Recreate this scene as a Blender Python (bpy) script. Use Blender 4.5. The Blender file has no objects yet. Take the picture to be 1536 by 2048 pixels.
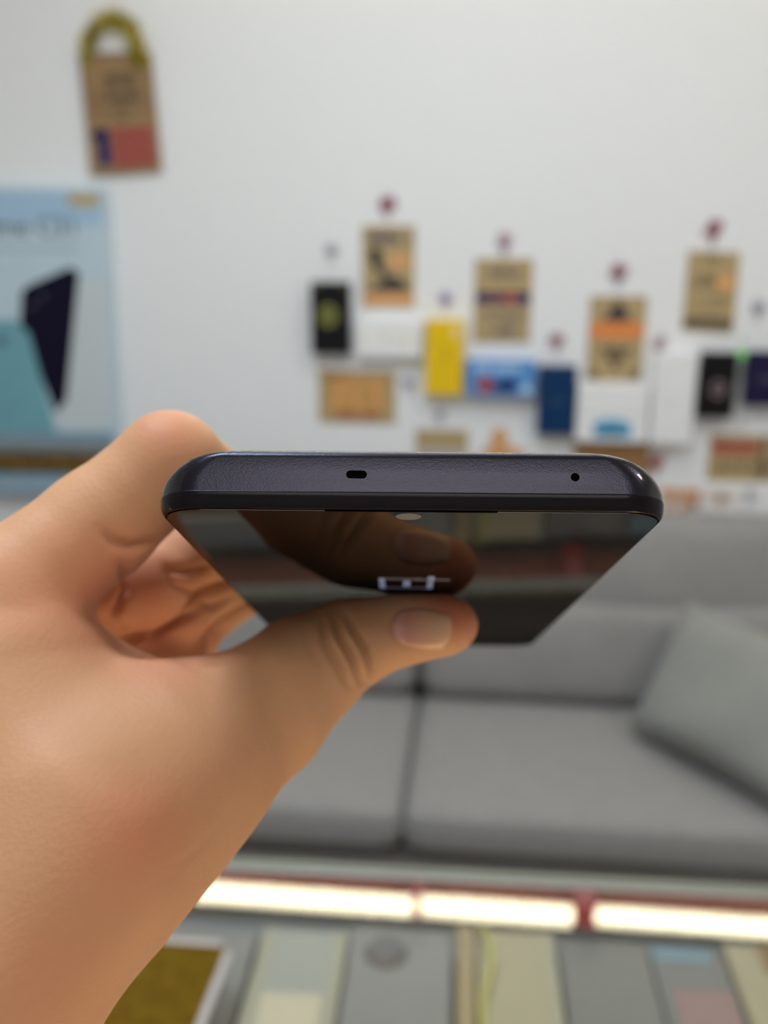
import bpy, bmesh, math, random
import numpy as np
from mathutils import Vector, Matrix, Euler
from mathutils.bvhtree import BVHTree

random.seed(7)
SC = bpy.context.scene
COL = SC.collection

# ------------------------------------------------------------------ camera
F = 1900.0                       # focal length in pixels of the 1536 wide frame
CAM_LOC = Vector((0, 0, 1.45))
PITCH, YAW, ROLL = 15.5, 5.8, 0.25
cam_data = bpy.data.cameras.new('camera')
cam = bpy.data.objects.new('camera', cam_data)
COL.objects.link(cam)
cam_data.sensor_fit = 'HORIZONTAL'
cam_data.sensor_width = 36.0
cam_data.lens = F / 1536.0 * 36.0
cam_data.clip_start = 0.01
R = Euler((math.radians(90 - PITCH), 0, math.radians(YAW)), 'XYZ').to_matrix() @ Matrix.Rotation(math.radians(ROLL), 3, 'Z')
cam.matrix_world = Matrix.Translation(CAM_LOC) @ R.to_4x4()
cam_data.dof.use_dof = True
cam_data.dof.focus_distance = 0.1385
cam_data.dof.aperture_fstop = cam_data.lens / 2.7
SC.camera = cam

# ------------------------------------------------------------------ world, exposure, lamps
world = bpy.data.worlds.new('world'); SC.world = world
world.use_nodes = True
world.node_tree.nodes['Background'].inputs[0].default_value = (0.75, 0.8, 0.9, 1)
world.node_tree.nodes['Background'].inputs[1].default_value = 0.3
vs = SC.view_settings
vs.view_transform = 'Standard'; vs.look = 'None'; vs.gamma = 1.0; vs.use_curve_mapping = False
vs.exposure = 0.30

def area(name, loc, size, power, color, target=None, shape='RECTANGLE'):
    l = bpy.data.lights.new(name, 'AREA'); l.shape = shape
    l.size = size[0]; l.size_y = size[1]; l.energy = power; l.color = color
    o = bpy.data.objects.new(name, l); COL.objects.link(o); o.location = loc
    d = Vector(target) - Vector(loc) if target else Vector((0, 0, -1))
    o.rotation_euler = d.to_track_quat('-Z', 'Y').to_euler()
    return o
area('cool_ceiling_panel', (-0.48, 0.42, 2.66), (0.36, 0.36), 18, (0.72, 0.86, 1.0))
area('warm_ceiling_panel', (1.5, 0.5, 2.66), (0.3, 0.3), 9.5, (1.0, 0.93, 0.86))
area('rear_ceiling_panel', (0.2, -1.1, 2.66), (1.2, 0.6), 12, (0.98, 0.95, 0.90))
area('sofa_fill_panel', (0.1, 1.25, 2.66), (1.4, 0.5), 9, (0.80, 0.90, 1.0))  # added fill with no known source, keeps wall and sofa bright

# ------------------------------------------------------------------ helpers
def cam_pt(px, py, z):
    """world point at pixel px, py and depth z metres"""
    return CAM_LOC + R @ Vector(((px - 768) * z / F, (1024 - py) * z / F, -z))
def ray(px, py):
    return (R @ Vector(((px - 768) / F, (1024 - py) / F, -1))).normalized()
def on_y(px, py, y):
    d = ray(px, py); return CAM_LOC + d * ((y - CAM_LOC.y) / d.y)
def on_z(px, py, z):
    d = ray(px, py); return CAM_LOC + d * ((z - CAM_LOC.z) / d.z)

def mat(name, color, rough=0.6, metal=0.0, noise=0.0, scale=40.0, bump=0.0, bscale=None, spec=0.5, emis=None, estr=0.0, coat=0.0, sheen=0.0):
    m = bpy.data.materials.new(name); m.use_nodes = True
    nt = m.node_tree; b = nt.nodes['Principled BSDF']
    c = (*color, 1.0)
    b.inputs['Base Color'].default_value = c
    b.inputs['Roughness'].default_value = rough
    b.inputs['Metallic'].default_value = metal
    b.inputs['Specular IOR Level'].default_value = spec
    b.inputs['Coat Weight'].default_value = coat
    b.inputs['Sheen Weight'].default_value = sheen
    if emis:
        b.inputs['Emission Color'].default_value = (*emis, 1); b.inputs['Emission Strength'].default_value = estr
    if noise or bump:
        tc = nt.nodes.new('ShaderNodeTexCoord')
        n = nt.nodes.new('ShaderNodeTexNoise'); n.inputs['Scale'].default_value = scale; n.inputs['Detail'].default_value = 4
        nt.links.new(tc.outputs['Object'], n.inputs['Vector'])
        if noise:
            mx = nt.nodes.new('ShaderNodeMix'); mx.data_type = 'RGBA'
            mx.inputs[6].default_value = (*[max(0, v * (1 - noise)) for v in color], 1)
            mx.inputs[7].default_value = (*[min(1, v * (1 + noise)) for v in color], 1)
            nt.links.new(n.outputs['Fac'], mx.inputs[0]); nt.links.new(mx.outputs[2], b.inputs['Base Color'])
        if bump:
            n2 = nt.nodes.new('ShaderNodeTexNoise'); n2.inputs['Scale'].default_value = bscale or scale * 4
            nt.links.new(tc.outputs['Object'], n2.inputs['Vector'])
            bp = nt.nodes.new('ShaderNodeBump'); bp.inputs['Strength'].default_value = bump; bp.inputs['Distance'].default_value = 0.002
            nt.links.new(n2.outputs['Fac'], bp.inputs['Height']); nt.links.new(bp.outputs['Normal'], b.inputs['Normal'])
    return m

def tag(o, label=None, cat=None, group=None, kind=None):
    if label: o['label'] = label
    if cat: o['category'] = cat
    if group: o['group'] = group
    if kind: o['kind'] = kind
    return o
def empty(name, loc, label=None, cat=None, group=None):
    o = bpy.data.objects.new(name, None); COL.objects.link(o); o.location = loc
    o.empty_display_size = 0.02
    return tag(o, label, cat, group)
def link_mesh(name, me, mats, parent=None, smooth=False):
    """mesh in world coordinates -> object (child keeps world placement)"""
    if not isinstance(mats, (list, tuple)): mats = [mats]
    for m in mats: me.materials.append(m)
    if smooth:
        me.shade_smooth()
    o = bpy.data.objects.new(name, me); COL.objects.link(o)
    if parent is not None:
        o.parent = parent
        bpy.context.view_layer.update()
        o.matrix_parent_inverse = parent.matrix_world.inverted()
    return o
def recentre(o, c):
    """put the origin of a top-level mesh object at c"""
    c = Vector(c); o.data.transform(Matrix.Translation(-c)); o.location = c; return o
def pyd(verts, faces):
    me = bpy.data.meshes.new('m'); me.from_pydata([tuple(v) for v in verts], [], faces); me.update(); return me
def bm_obj(name, bm, mats, parent=None, smooth=False):
    bmesh.ops.recalc_face_normals(bm, faces=bm.faces[:])
    me = bpy.data.meshes.new(name); bm.to_mesh(me); bm.free()
    return link_mesh(name, me, mats, parent, smooth)
def add_hexa(bm, pts):
    """8 points: 0-3 one face, 4-7 the opposite one"""
    v = [bm.verts.new(p) for p in pts]
    fs = []
    for f in ((0, 1, 2, 3), (7, 6, 5, 4), (0, 4, 5, 1), (1, 5, 6, 2), (2, 6, 7, 3), (3, 7, 4, 0)):
        fs.append(bm.faces.new([v[i] for i in f]))
    return v, fs
def bevel_all(bm, w, seg=2):
    bmesh.ops.recalc_face_normals(bm, faces=bm.faces[:])
    bmesh.ops.bevel(bm, geom=[e for e in bm.edges if e.is_manifold and e.calc_face_angle(0) > 0.6], offset=w, segments=seg, affect='EDGES', profile=0.5)
def box_pts(x0, x1, y0, y1, z0, z1):
    return [(x0, y0, z0), (x1, y0, z0), (x1, y1, z0), (x0, y1, z0), (x0, y0, z1), (x1, y0, z1), (x1, y1, z1), (x0, y1, z1)]
def box(name, b6, m, parent=None, bev=0.0, xf=None, seg=2):
    bm = bmesh.new(); pts = [Vector(p) for p in box_pts(*b6)]
    if xf is not None: pts = [xf @ p for p in pts]
    add_hexa(bm, pts)
    if bev: bevel_all(bm, bev, seg)
    return bm_obj(name, bm, m, parent, smooth=False)
def tube_bm(bm, pts, r, n=10, closed=False):
    pts = [Vector(p) for p in pts]; rs = r if isinstance(r, (list, tuple)) else [r] * len(pts)
    rings = []; up = Vector((0.12, 0.31, 0.94)).normalized()
    N = len(pts)
    for i, p in enumerate(pts):
        a = pts[(i - 1) % N] if closed or i else p; b = pts[(i + 1) % N] if closed or i < N - 1 else p
        t = (b - a).normalized(); x = t.cross(up)
        if x.length < 1e-3: x = t.cross(Vector((1, 0, 0)))
        x.normalize(); y = t.cross(x).normalized()
        rings.append([bm.verts.new(p + (x * math.cos(q) + y * math.sin(q)) * rs[i]) for q in [2 * math.pi * k / n for k in range(n)]])
    M = N if closed else N - 1
    for i in range(M):
        A, B = rings[i], rings[(i + 1) % N]
        for k in range(n): bm.faces.new((A[k], A[(k + 1) % n], B[(k + 1) % n], B[k]))
    if not closed:
        bm.faces.new(rings[0][::-1]); bm.faces.new(rings[-1])
def tube(name, pts, r, m, parent=None, n=10, closed=False):
    bm = bmesh.new(); tube_bm(bm, pts, r, n, closed); return bm_obj(name, bm, m, parent, True)

# ------------------------------------------------------------------ materials
M_wall = mat('wall_paint', (0.80, 0.80, 0.80), 0.75, noise=0.015, scale=3, bump=0.05, bscale=200)
M_ceil = mat('ceiling_paint', (0.82, 0.82, 0.80), 0.8, noise=0.01, scale=5)
M_floor = mat('floor_stone', (0.42, 0.40, 0.38), 0.35, noise=0.12, scale=6)
M_kraft = mat('kraft_card', (0.43, 0.315, 0.155), 0.85, noise=0.10, scale=60)
M_kraft2 = mat('brown_kraft_card', (0.30, 0.185, 0.085), 0.85, noise=0.10, scale=60)
M_kraft3 = mat('orange_kraft_card', (0.55, 0.29, 0.09), 0.85, noise=0.12, scale=50)
M_wood = mat('brown_wood', (0.33, 0.17, 0.06), 0.6, noise=0.2, scale=40)
M_ink = mat('black_ink', (0.035, 0.028, 0.03), 0.7)
M_inkb = mat('faded_brown_ink', (0.09, 0.06, 0.035), 0.8, noise=0.2, scale=200)
M_inkp = mat('blue_purple_ink', (0.075, 0.065, 0.12), 0.8)
M_orange = mat('orange_ink', (0.72, 0.235, 0.06), 0.7, noise=0.06)
M_orange2 = mat('pale_orange_ink', (0.70, 0.34, 0.13), 0.7, noise=0.08)
M_red = mat('red_ink', (0.36, 0.05, 0.035), 0.7)
M_redsoft = mat('washed_red_ink', (0.33, 0.062, 0.05), 0.8, noise=0.15, scale=90)
M_blue = mat('navy_ink', (0.014, 0.012, 0.115), 0.8, spec=0.1)
M_black = mat('black_card', (0.008, 0.008, 0.009), 0.45, spec=0.12)
M_yellow = mat('yellow_card', (0.80, 0.52, 0.012), 0.45, spec=0.12, noise=0.04)
M_skyblue = mat('sky_blue_card', (0.10, 0.27, 0.58), 0.5, spec=0.12, noise=0.2, scale=25)
M_paleblue = mat('pale_blue_print', (0.45, 0.62, 0.78), 0.5)
M_navy = mat('dark_teal_blue_card', (0.006, 0.035, 0.105), 0.45, spec=0.12, noise=0.1)
M_night = mat('dark_violet_card', (0.014, 0.011, 0.045), 0.45, spec=0.12)
M_white = mat('white_card', (0.82, 0.81, 0.80), 0.5, noise=0.01)
M_cream = mat('cream_card', (0.78, 0.70, 0.55), 0.5, noise=0.05)
M_grey = mat('grey_print', (0.45, 0.45, 0.46), 0.6)
M_olive = mat('olive_emblem', (0.22, 0.22, 0.04), 0.5)
M_pinkgrey = mat('pinkish_grey_emblem', (0.28, 0.19, 0.20), 0.5)
M_aqua = mat('aqua_blue_print', (0.13, 0.42, 0.66), 0.5, noise=0.2, scale=60)
M_maroon = mat('maroon_ribbon', (0.30, 0.05, 0.09), 0.5)
M_purple = mat('violet_ribbon', (0.22, 0.16, 0.42), 0.5)
M_tinsel = mat('gold_tinsel', (0.55, 0.45, 0.06), 0.25, metal=0.7, noise=.5, scale=45)
M_fabric = mat('grey_sofa_fabric', (0.275, 0.262, 0.250), 0.9, noise=0.10, scale=30, bump=0.5, bscale=900, sheen=0.15)
M_fabric2 = mat('green_grey_pillow_fabric', (0.27, 0.268, 0.245), 0.9, noise=0.08, scale=30, bump=0.5, bscale=900, sheen=0.15)
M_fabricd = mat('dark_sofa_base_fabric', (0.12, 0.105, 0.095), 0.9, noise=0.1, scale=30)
M_alu = mat('brushed_aluminium', (0.24, 0.27, 0.28), 0.4, metal=0.4, noise=0.05, scale=30)
M_rose = mat('red_brown_strip', (0.22, 0.10, 0.095), 0.5)
M_redcap_refl = mat('red_housing_and_reflection', (0.24, 0.03, 0.04), 0.4)  # light housings, also the painted red reflection in their gaps
M_led = mat('warm_led', (1, 0.9, 0.7), 0.5, emis=(1.0, 0.90, 0.62), estr=26.0)
M_led2 = mat('warm_tube', (1, 0.9, 0.7), 0.5, emis=(1.0, 0.66, 0.28), estr=30.0)
M_deck = mat('grey_display_deck', (0.23, 0.235, 0.235), 0.6, noise=0.15, scale=14)
M_lam = mat('white_laminate', (0.7, 0.7, 0.68), 0.4)

# thin glass: fresnel mirror over see-through
def thin_glass(name, tint=(0.95, 0.96, 0.95)):
    m = bpy.data.materials.new(name); m.use_nodes = True; nt = m.node_tree; nt.nodes.clear()
    o = nt.nodes.new('ShaderNodeOutputMaterial'); t = nt.nodes.new('ShaderNodeBsdfTransparent'); t.inputs[0].default_value = (*tint, 1)
    g = nt.nodes.new('ShaderNodeBsdfGlossy'); g.inputs['Roughness'].default_value = 0.0
    f = nt.nodes.new('ShaderNodeLayerWeight'); f.inputs[0].default_value = 0.5
    p = nt.nodes.new('ShaderNodeMath'); p.operation = 'POWER'; p.inputs[1].default_value = 5
    q = nt.nodes.new('ShaderNodeMath'); q.operation = 'MULTIPLY_ADD'; q.inputs[1].default_value = .96; q.inputs[2].default_value = .04
    x = nt.nodes.new('ShaderNodeMixShader')
    nt.links.new(f.outputs['Facing'], p.inputs[0]); nt.links.new(p.outputs[0], q.inputs[0])
    nt.links.new(q.outputs[0], x.inputs[0]); nt.links.new(t.outputs[0], x.inputs[1]); nt.links.new(g.outputs[0], x.inputs[2]); nt.links.new(x.outputs[0], o.inputs[0])
    return m
M_glass = thin_glass('counter_glass')
M_clear = thin_glass('clear_plastic', (0.97, 0.97, 0.97))

# ------------------------------------------------------------------ room shell
YW = 2.30
X0, X1, YB, ZC = -2.6, 2.6, -2.0, 2.75
def struct(name, b6, m):
    o = box(name, b6, m); o['kind'] = 'structure'; return o
struct('wall_back', (X0 - .1, X1 + .1, YW, YW + .1, 0, ZC), M_wall)
struct('wall_left', (X0 - .1, X0, YB, YW, 0, ZC), M_wall)
struct('wall_right', (X1, X1 + .1, YB, YW, 0, ZC), M_wall)
struct('wall_front', (X0 - .1, X1 + .1, YB - .1, YB, 0, ZC), M_wall)
struct('floor', (X0 - .1, X1 + .1, YB - .1, YW + .1, -.1, 0), M_floor)
struct('ceiling', (X0 - .1, X1 + .1, YB - .1, YW + .1, ZC, ZC + .1), M_ceil)
struct('baseboard_back', (X0, X1, YW - .015, YW, 0, .09), M_lam)

# ------------------------------------------------------------------ things on the wall
class Board:
    """a rectangular thing on the back wall, given by its picture box; u, v in 0..1 (v down)"""
    def __init__(s, x0, y0, x1, y1, th=0.003, quad=None, gap=0.0):
        s.yf = YW - th - gap; s.yb = YW - gap
        if quad:
            s.c = [on_y(px, py, s.yf) for px, py in quad]           # tl tr br bl
        else:
            xm, ym = (x0 + x1) / 2, (y0 + y1) / 2
            l = on_y(x0, ym, s.yf).x; r = on_y(x1, ym, s.yf).x
            t = on_y(xm, y0, s.yf).z; b = on_y(xm, y1, s.yf).z
            s.c = [Vector((l, s.yf, t)), Vector((r, s.yf, t)), Vector((r, s.yf, b)), Vector((l, s.yf, b))]
        s.w = (s.c[1] - s.c[0]).length; s.h = (s.c[3] - s.c[0]).length
    def p(s, u, v, lift=0.0):
        a = s.c[0].lerp(s.c[1], u); b = s.c[3].lerp(s.c[2], u); q = a.lerp(b, v); q.y -= lift; return q
    def solid(s, name, m, parent=None, bev=0.0005):
        bm = bmesh.new(); f = [q.copy() for q in s.c]; b = [Vector((q.x, s.yb, q.z)) for q in s.c]
        add_hexa(bm, f + b)
        if bev: bevel_all(bm, bev, 2)
        return bm_obj(name, bm, m, parent)
    def poly(s, name, polys, m, parent, lift=0.0006):
        """flat print: list of polygons in u, v"""
        bm = bmesh.new()
        for pl in polys:
            a = [bm.verts.new(s.p(u, v, lift)) for u, v in pl]; b = [bm.verts.new(s.p(u, v, 0.0)) for u, v in pl]
            bm.faces.new(a); n = len(a)
            for i in range(n): bm.faces.new((a[i], a[(i + 1) % n], b[(i + 1) % n], b[i]))
        o = bm_obj(name, bm, m, parent)
        if len(polys) > 1 or 'lettering' in name: o['kind'] = 'stuff'
        return o
def rc(u0, v0, u1, v1): return [(u0, v0), (u1, v0), (u1, v1), (u0, v1)]
def el(cu, cv, ru, rv, n=24): return [(cu + ru * math.cos(2 * math.pi * k / n), cv + rv * math.sin(2 * math.pi * k / n)) for k in range(n)]
def ringp(cu, cv, ru, rv, t=0.3, a0=0.0, a1=2 * math.pi, n=20):
    out = []
    for k in range(n):
        p, q = a0 + (a1 - a0) * k / n, a0 + (a1 - a0) * (k + 1) / n
        out.append([(cu + ru * math.cos(p), cv + rv * math.sin(p)), (cu + ru * math.cos(q), cv + rv * math.sin(q)),
                    (cu + ru * (1 - t) * math.cos(q), cv + rv * (1 - t) * math.sin(q)), (cu + ru * (1 - t) * math.cos(p), cv + rv * (1 - t) * math.sin(p))])
    return out
def words(u0, u1, v0, v1, rows, seed=1, fill=0.7):
    fill = min(.95, fill * 1.2)
    """rows of short unreadable strokes"""
    rnd = random.Random(seed); out = []; rh = (v1 - v0) / rows
    for r in range(rows):
        u = u0 + rnd.uniform(0, .06) * (u1 - u0)
        while u < u1 - .02:
            w = rnd.uniform(.03, .075) * (u1 - u0) * 1.4
            if rnd.random() < .84: out.append(rc(u, v0 + rh * r, min(u + w, u1), v0 + rh * (r + fill)))
            u += w + .018 * (u1 - u0) * 1.4
    return out
def at_wall(b, label, cat, name, group=None):
    c = b.p(.5, 1); e = empty(name, (c.x, b.yb, c.z), label, cat, group); return e

# hanging brown card, upper area
b = Board(0, 0, 0, 0, 0.004, quad=[(156, 105), (301, 103), (323, 341), (181, 351)], gap=0.010)
e = at_wall(b, 'brown printed card hung on the wall from a gold tinsel loop', 'sign', 'hanging_card')
b.solid('card', M_kraft2, e)
b.poly('frame_line', [rc(.05, .47, .95, .482), rc(.05, .03, .95, .04), rc(.05, .03, .062, .482), rc(.938, .03, .95, .482)], M_inkb, e)
b.poly('lettering', words(.34, .74, .17, .27, 1, 3, .95) + words(.30, .80, .28, .31, 1, 5) + words(.18, .82, .33, .41, 1, 4, .8) + words(.4, .64, .43, .46, 1, 9) + words(.42, .62, .53, .56, 1, 8), M_inkb, e)
b.poly('red_block', [rc(.35, .62, .93, .955)], M_redsoft, e)
b.poly('block_line', [rc(.37, .745, .9, .755), rc(.37, .86, .9, .868)], M_kraft2, e, 0.0010)
b.poly('blue_numeral', [rc(.15, .66, .31, .93), [(.07, .66), (.15, .62), (.31, .62), (.31, .68), (.07, .70)]], M_blue, e)
rnd = random.Random(11)
bm = bmesh.new()
loop = []
for k in range(26):                      # tinsel garland loop
    t = k / 25; ang = math.pi * (1 - t)
    px = 222 + 52 * math.cos(ang) * (1.0 if t < .5 else 1.05); py = 118 - 82 * math.sin(ang)
    loop.append(on_y(px, py, YW - 0.022))
tube_bm(bm, loop, 0.0014, 6)
for i in range(1900):
    t = rnd.choice((rnd.gauss(.5, .10), rnd.gauss(.80, .09), rnd.gauss(.16, .07), rnd.gauss(.97, .04), rnd.random())); t = min(.999, max(0, t)); k = min(24, int(t * 25)); p = loop[k].lerp(loop[k + 1], t * 25 - k)
    d = Vector((rnd.gauss(0, 1), rnd.gauss(0, .5), rnd.gauss(0, 1))).normalized() * rnd.uniform(.010, .036) * rnd.random() ** .3
    q = Vector((p.x + d.x, min(p.y + d.y * .7, YW - .004), p.z + d.z)); s_ = Vector((rnd.gauss(0, 1), rnd.gauss(0, 1), rnd.gauss(0, 1))).normalized() * .0017
    v = [bm.verts.new(p + s_), bm.verts.new(p - s_), bm.verts.new(q - s_ * .6), bm.verts.new(q + s_ * .6)]; bm.faces.new(v)
me = bpy.data.meshes.new('tinsel'); bm.to_mesh(me); bm.free()
link_mesh('tinsel_loop', me, M_tinsel, e)['kind'] = 'stuff'
b.poly('pin', [el(.08, .045, .035, .02, 12)], M_inkb, e, .003)

KG = 'kraft cards pinned on the wall'
# figure card
b = Board(724, 451, 829, 615)
e = at_wall(b, 'kraft card with dark figure print and an orange bottom band', 'poster', 'wall_card', KG)
b.solid('card', M_kraft, e)
b.poly('lettering', words(.12, .92, .09, .22, 1, 21, .95), M_inkp, e)
b.poly('picture', [[(.08, .80), (.24, .74), (.40, .66), (.6, .60), (.78, .67), (.94, .80)], [(.14, .28), (.32, .27), (.40, .38), (.36, .47), (.50, .56), (.46, .66), (.26, .54), (.16, .42)], el(.24, .33, .09, .06)], M_ink, e)
b.poly('pale_panel', [rc(.52, .36, .93, .50)], M_orange2, e)
b.poly('orange_band', [rc(.04, .83, .97, .97)], M_orange2, e)
# blue band card
b = Board(948, 517, 1063, 685)
e = at_wall(b, 'kraft card with a dark blue and red band across its middle', 'poster', 'wall_card', KG)
b.solid('card', M_kraft, e)
b.poly('lettering', words(.25, .78, .12, .24, 2, 31, .6) + words(.15, .85, .62, .74, 2, 33, .5) + words(.3, .75, .8, .92, 2, 34, .6), M_inkp, e)
b.poly('blue_band', [rc(.04, .40, .97, .53)], M_blue, e)
b.poly('red_emblem', [el(.6, .46, .1, .075), rc(.25, .44, .42, .49), rc(.70, .44, .80, .49)], M_redsoft, e, .001)
# arrow card
b = Board(1176, 592, 1289, 762)
e = at_wall(b, 'kraft card with an orange band between two dark triangles', 'poster', 'wall_card', KG)
b.solid('card', M_kraft, e)
b.poly('orange_band', [rc(.02, .30, .97, .50)], M_orange, e)
b.poly('dark_triangle', [[(.5, .03), (.76, .29), (.24, .29)]], M_ink, e)
b.poly('striped_triangle', [[(.22, .60), (.78, .60), (.74, .66), (.27, .66)], [(.31, .68), (.70, .68), (.66, .74), (.36, .74)], [(.40, .76), (.62, .76), (.51, .88)]], M_inkb, e)
b.poly('lettering', words(.0, .22, .90, .98, 1, 41, .9) + words(.76, .97, .88, .97, 1, 42, .9), M_inkb, e)
# orange dot card
b = Board(1368, 501, 1480, 666, quad=[(1377, 501), (1481, 505), (1466, 667), (1363, 661)])
e = at_wall(b, 'tilted kraft card with an orange round sticker near its edge', 'poster', 'wall_card', KG)
b.solid('card', M_kraft, e)
b.poly('orange_dot', [el(.76, .38, .16, .11)], M_orange2, e, .001)
b.poly('lettering', words(.35, .65, .05, .14, 1, 51, .8) + words(.12, .6, .28, .46, 3, 52, .5) + words(.3, .85, .55, .60, 1, 53, .6) + words(.25, .8, .68, .73, 1, 54, .6), M_inkb, e)
b.poly('bottom_band', [rc(.03, .83, .97, .95)], M_inkb, e)
# landscape orange card
b = Board(637, 741, 791, 846)
e = at_wall(b, 'wide orange card with red lettering below the black box', 'poster', 'wall_card', KG)
b.solid('card', M_kraft, e)
b.poly('orange_panel', [rc(.12, .12, .88, .80), rc(.05, .06, .42, .16)], M_kraft3, e)
b.poly('sun_rays', [[(.20, .70), (.30, .10), (.36, .10), (.28, .70)], [(.45, .70), (.47, .12), (.52, .12), (.52, .70)], [(.78, .70), (.68, .14), (.74, .14), (.86, .70)]], M_orange2, e, .0012)
b.poly('lettering', words(.22, .80, .80, .93, 1, 61, .95), M_red, e, .0015)
# small kraft card, partly hidden by the phone
b = Board(831, 859, 935, 958)
e = at_wall(b, 'small kraft card just above the phone edge', 'poster', 'wall_card', KG)
b.solid('card', M_kraft, e)
b.poly('grey_band', [rc(.05, .40, .95, .60)], M_grey, e)
b.poly('lettering', words(.15, .85, .68, .9, 2, 66, .6), M_inkb, e)
# red letter kraft card, right edge
b = Board(1416, 870, 1575, 964)
e = at_wall(b, 'kraft card with bold red lettering above the grey sofa', 'poster', 'wall_card', KG)
b.solid('card', M_kraft, e)
b.poly('lettering', words(.04, .62, .12, .45, 1, 71, .95), M_red, e)
b.poly('small_lettering', words(.06, .9, .60, .80, 2, 72, .5), M_inkb, e)
b.poly('dark_stripe', [rc(.66, .05, .72, .95)], M_inkb, e, .001)
# wooden plaque under the white box
b = Board(1148, 884, 1297, 950, 0.012)
e = at_wall(b, 'brown wooden plaque under the white box with blue print', 'plaque', 'wooden_plaque')
b.solid('board', M_wood, e)
b.poly('carved_line', [rc(.04, .55, .96, .58), rc(.04, .86, .96, .89)], M_inkb, e)

def phone_box(x0, y0, x1, y1, m, label, th=0.042, name='phone_box', bev=0.0015):
    b = Board(x0, y0, x1, y1, th)
    e = at_wall(b, label, 'box', name, 'phone boxes mounted on the wall')
    yf, yb = b.yf, b.yb
    # lid (front 60 %) and tray behind it
    f = [q.copy() for q in b.c]; mid = [Vector((q.x, yf + th * .66, q.z)) for q in b.c]
    bm = bmesh.new(); add_hexa(bm, f + mid); bevel_all(bm, bev, 3); bm_obj('lid', bm, m, e)
    cc = sum(b.c, Vector()) / 4
    ins = [Vector((q.x + (cc.x - q.x) / abs(cc.x - q.x) * .001, yf + th * .66 + .0005, q.z + (cc.z - q.z) / abs(cc.z - q.z) * .001)) for q in b.c]
    bk = [Vector((q.x, yb, q.z)) for q in ins]
    bm = bmesh.new(); add_hexa(bm, ins + bk); bm_obj('tray', bm, m, e)
    return b, e
b, e = phone_box(622, 564, 698, 708, M_black, 'black phone box with round olive emblem mounted on the wall')
b.poly('emblem', ringp(.45, .46, .26, .155, .35) + [rc(.33, .40, .39, .52), rc(.44, .38, .5, .54), rc(.54, .42, .59, .5)], M_olive, e)
b.poly('corner_print', [rc(.04, .03, .28, .06), rc(.72, .03, .94, .05)], M_olive, e)
b, e = phone_box(712, 642, 843, 714, M_white, 'wide white box with faint gold print beside the yellow box', 0.035)
b.poly('gold_print', [el(.12, .55, .04, .12), el(.45, .5, .05, .15), rc(.6, .45, .9, .52), rc(.62, .6, .84, .66)], M_cream, e)
b, e = phone_box(851, 641, 926, 790, M_yellow, 'yellow upright phone box')
b.poly('print', ringp(.5, .38, .1, .05, .4) + words(.3, .75, .5, .53, 1, 81, .8), mat('dark_yellow_print', (.6, .36, .01), .5), e)
b.poly('pale_corner', [el(.80, .14, .12, .09)], mat('pale_yellow_print', (.82, .66, .25), .5), e)
b, e = phone_box(932, 722, 1071, 792, M_skyblue, 'wide sky blue box with red and navy picture')
b.poly('lettering', words(.12, .8, .10, .30, 1, 82, .9), M_paleblue, e)
b.poly('red_picture', [el(.28, .68, .14, .22)], M_red, e)
b.poly('navy_picture', [el(.62, .68, .12, .2), rc(.38, .6, .55, .85)], M_blue, e)
b.poly('pale_mountain', [[(.78, .92), (.87, .58), (.97, .92)]], M_paleblue, e)
b, e = phone_box(1076, 733, 1152, 871, M_navy, 'dark teal blue phone box between sky blue and white boxes', bev=0.006)
b.poly('print', words(.3, .75, .48, .53, 1, 83, .9), mat('dim_blue_print', (.02, .06, .13), .5), e)
b, e = phone_box(1154, 772, 1297, 884, M_white, 'white box with bright blue print at its bottom')
b.poly('blue_print', [el(.50, .72, .28, .14), rc(.25, .76, .78, .92)], M_aqua, e)
b.poly('print_line', [rc(.05, .50, .95, .51)], M_grey, e)
b, e = phone_box(1305, 708, 1389, 888, M_white, 'tall plain white phone box beside the black box')
b.poly('outline_print', [rc(.18, .12, .82, .125), rc(.18, .88, .82, .885), rc(.18, .12, .192, .885), rc(.81, .12, .82, .885), rc(.42, .5, .58, .53)], mat('light_grey_print', (.62, .61, .62), .5), e)
b, e = phone_box(1402, 706, 1472, 836, M_black, 'black phone box with pinkish letter emblem beneath tilted card')
b.poly('emblem', ringp(.5, .55, .22, .13, .3, .5, 2 * math.pi - .1) + [rc(.5, .54, .72, .58), rc(.30, .52, .40, .58)], M_pinkgrey, e)
b, e = phone_box(1495, 704, 1580, 812, M_night, 'dark violet box cut off by the photo edge')
b.poly('print', words(.2, .8, .45, .55, 1, 84, .8), M_inkp, e)

# cable with a green indicator light
e = empty('indicator_light', on_y(1475, 712, YW), 'small glowing green indicator light on a grey cable', 'light')
c = on_y(1484, 708, YW - .030)
bm = bmesh.new(); bmesh.ops.create_uvsphere(bm, u_segments=16, v_segments=10, radius=.008, matrix=Matrix.Translation(c))
bm_obj('lamp', bm, mat('green_glow', (.05, .3, .03), .4, emis=(.06, .55, .03), estr=.8), e, True)
tube('cable', [on_y(x, y, YW - .004) for x, y in ((1486, 672), (1485, 690), (1484, 715), (1484, 760), (1486, 820), (1484, 866))], .0016, M_grey, e, 8)
tube('stem', [c, Vector((c.x, YW - .002, c.z))], .003, M_grey, e, 8)

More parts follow.
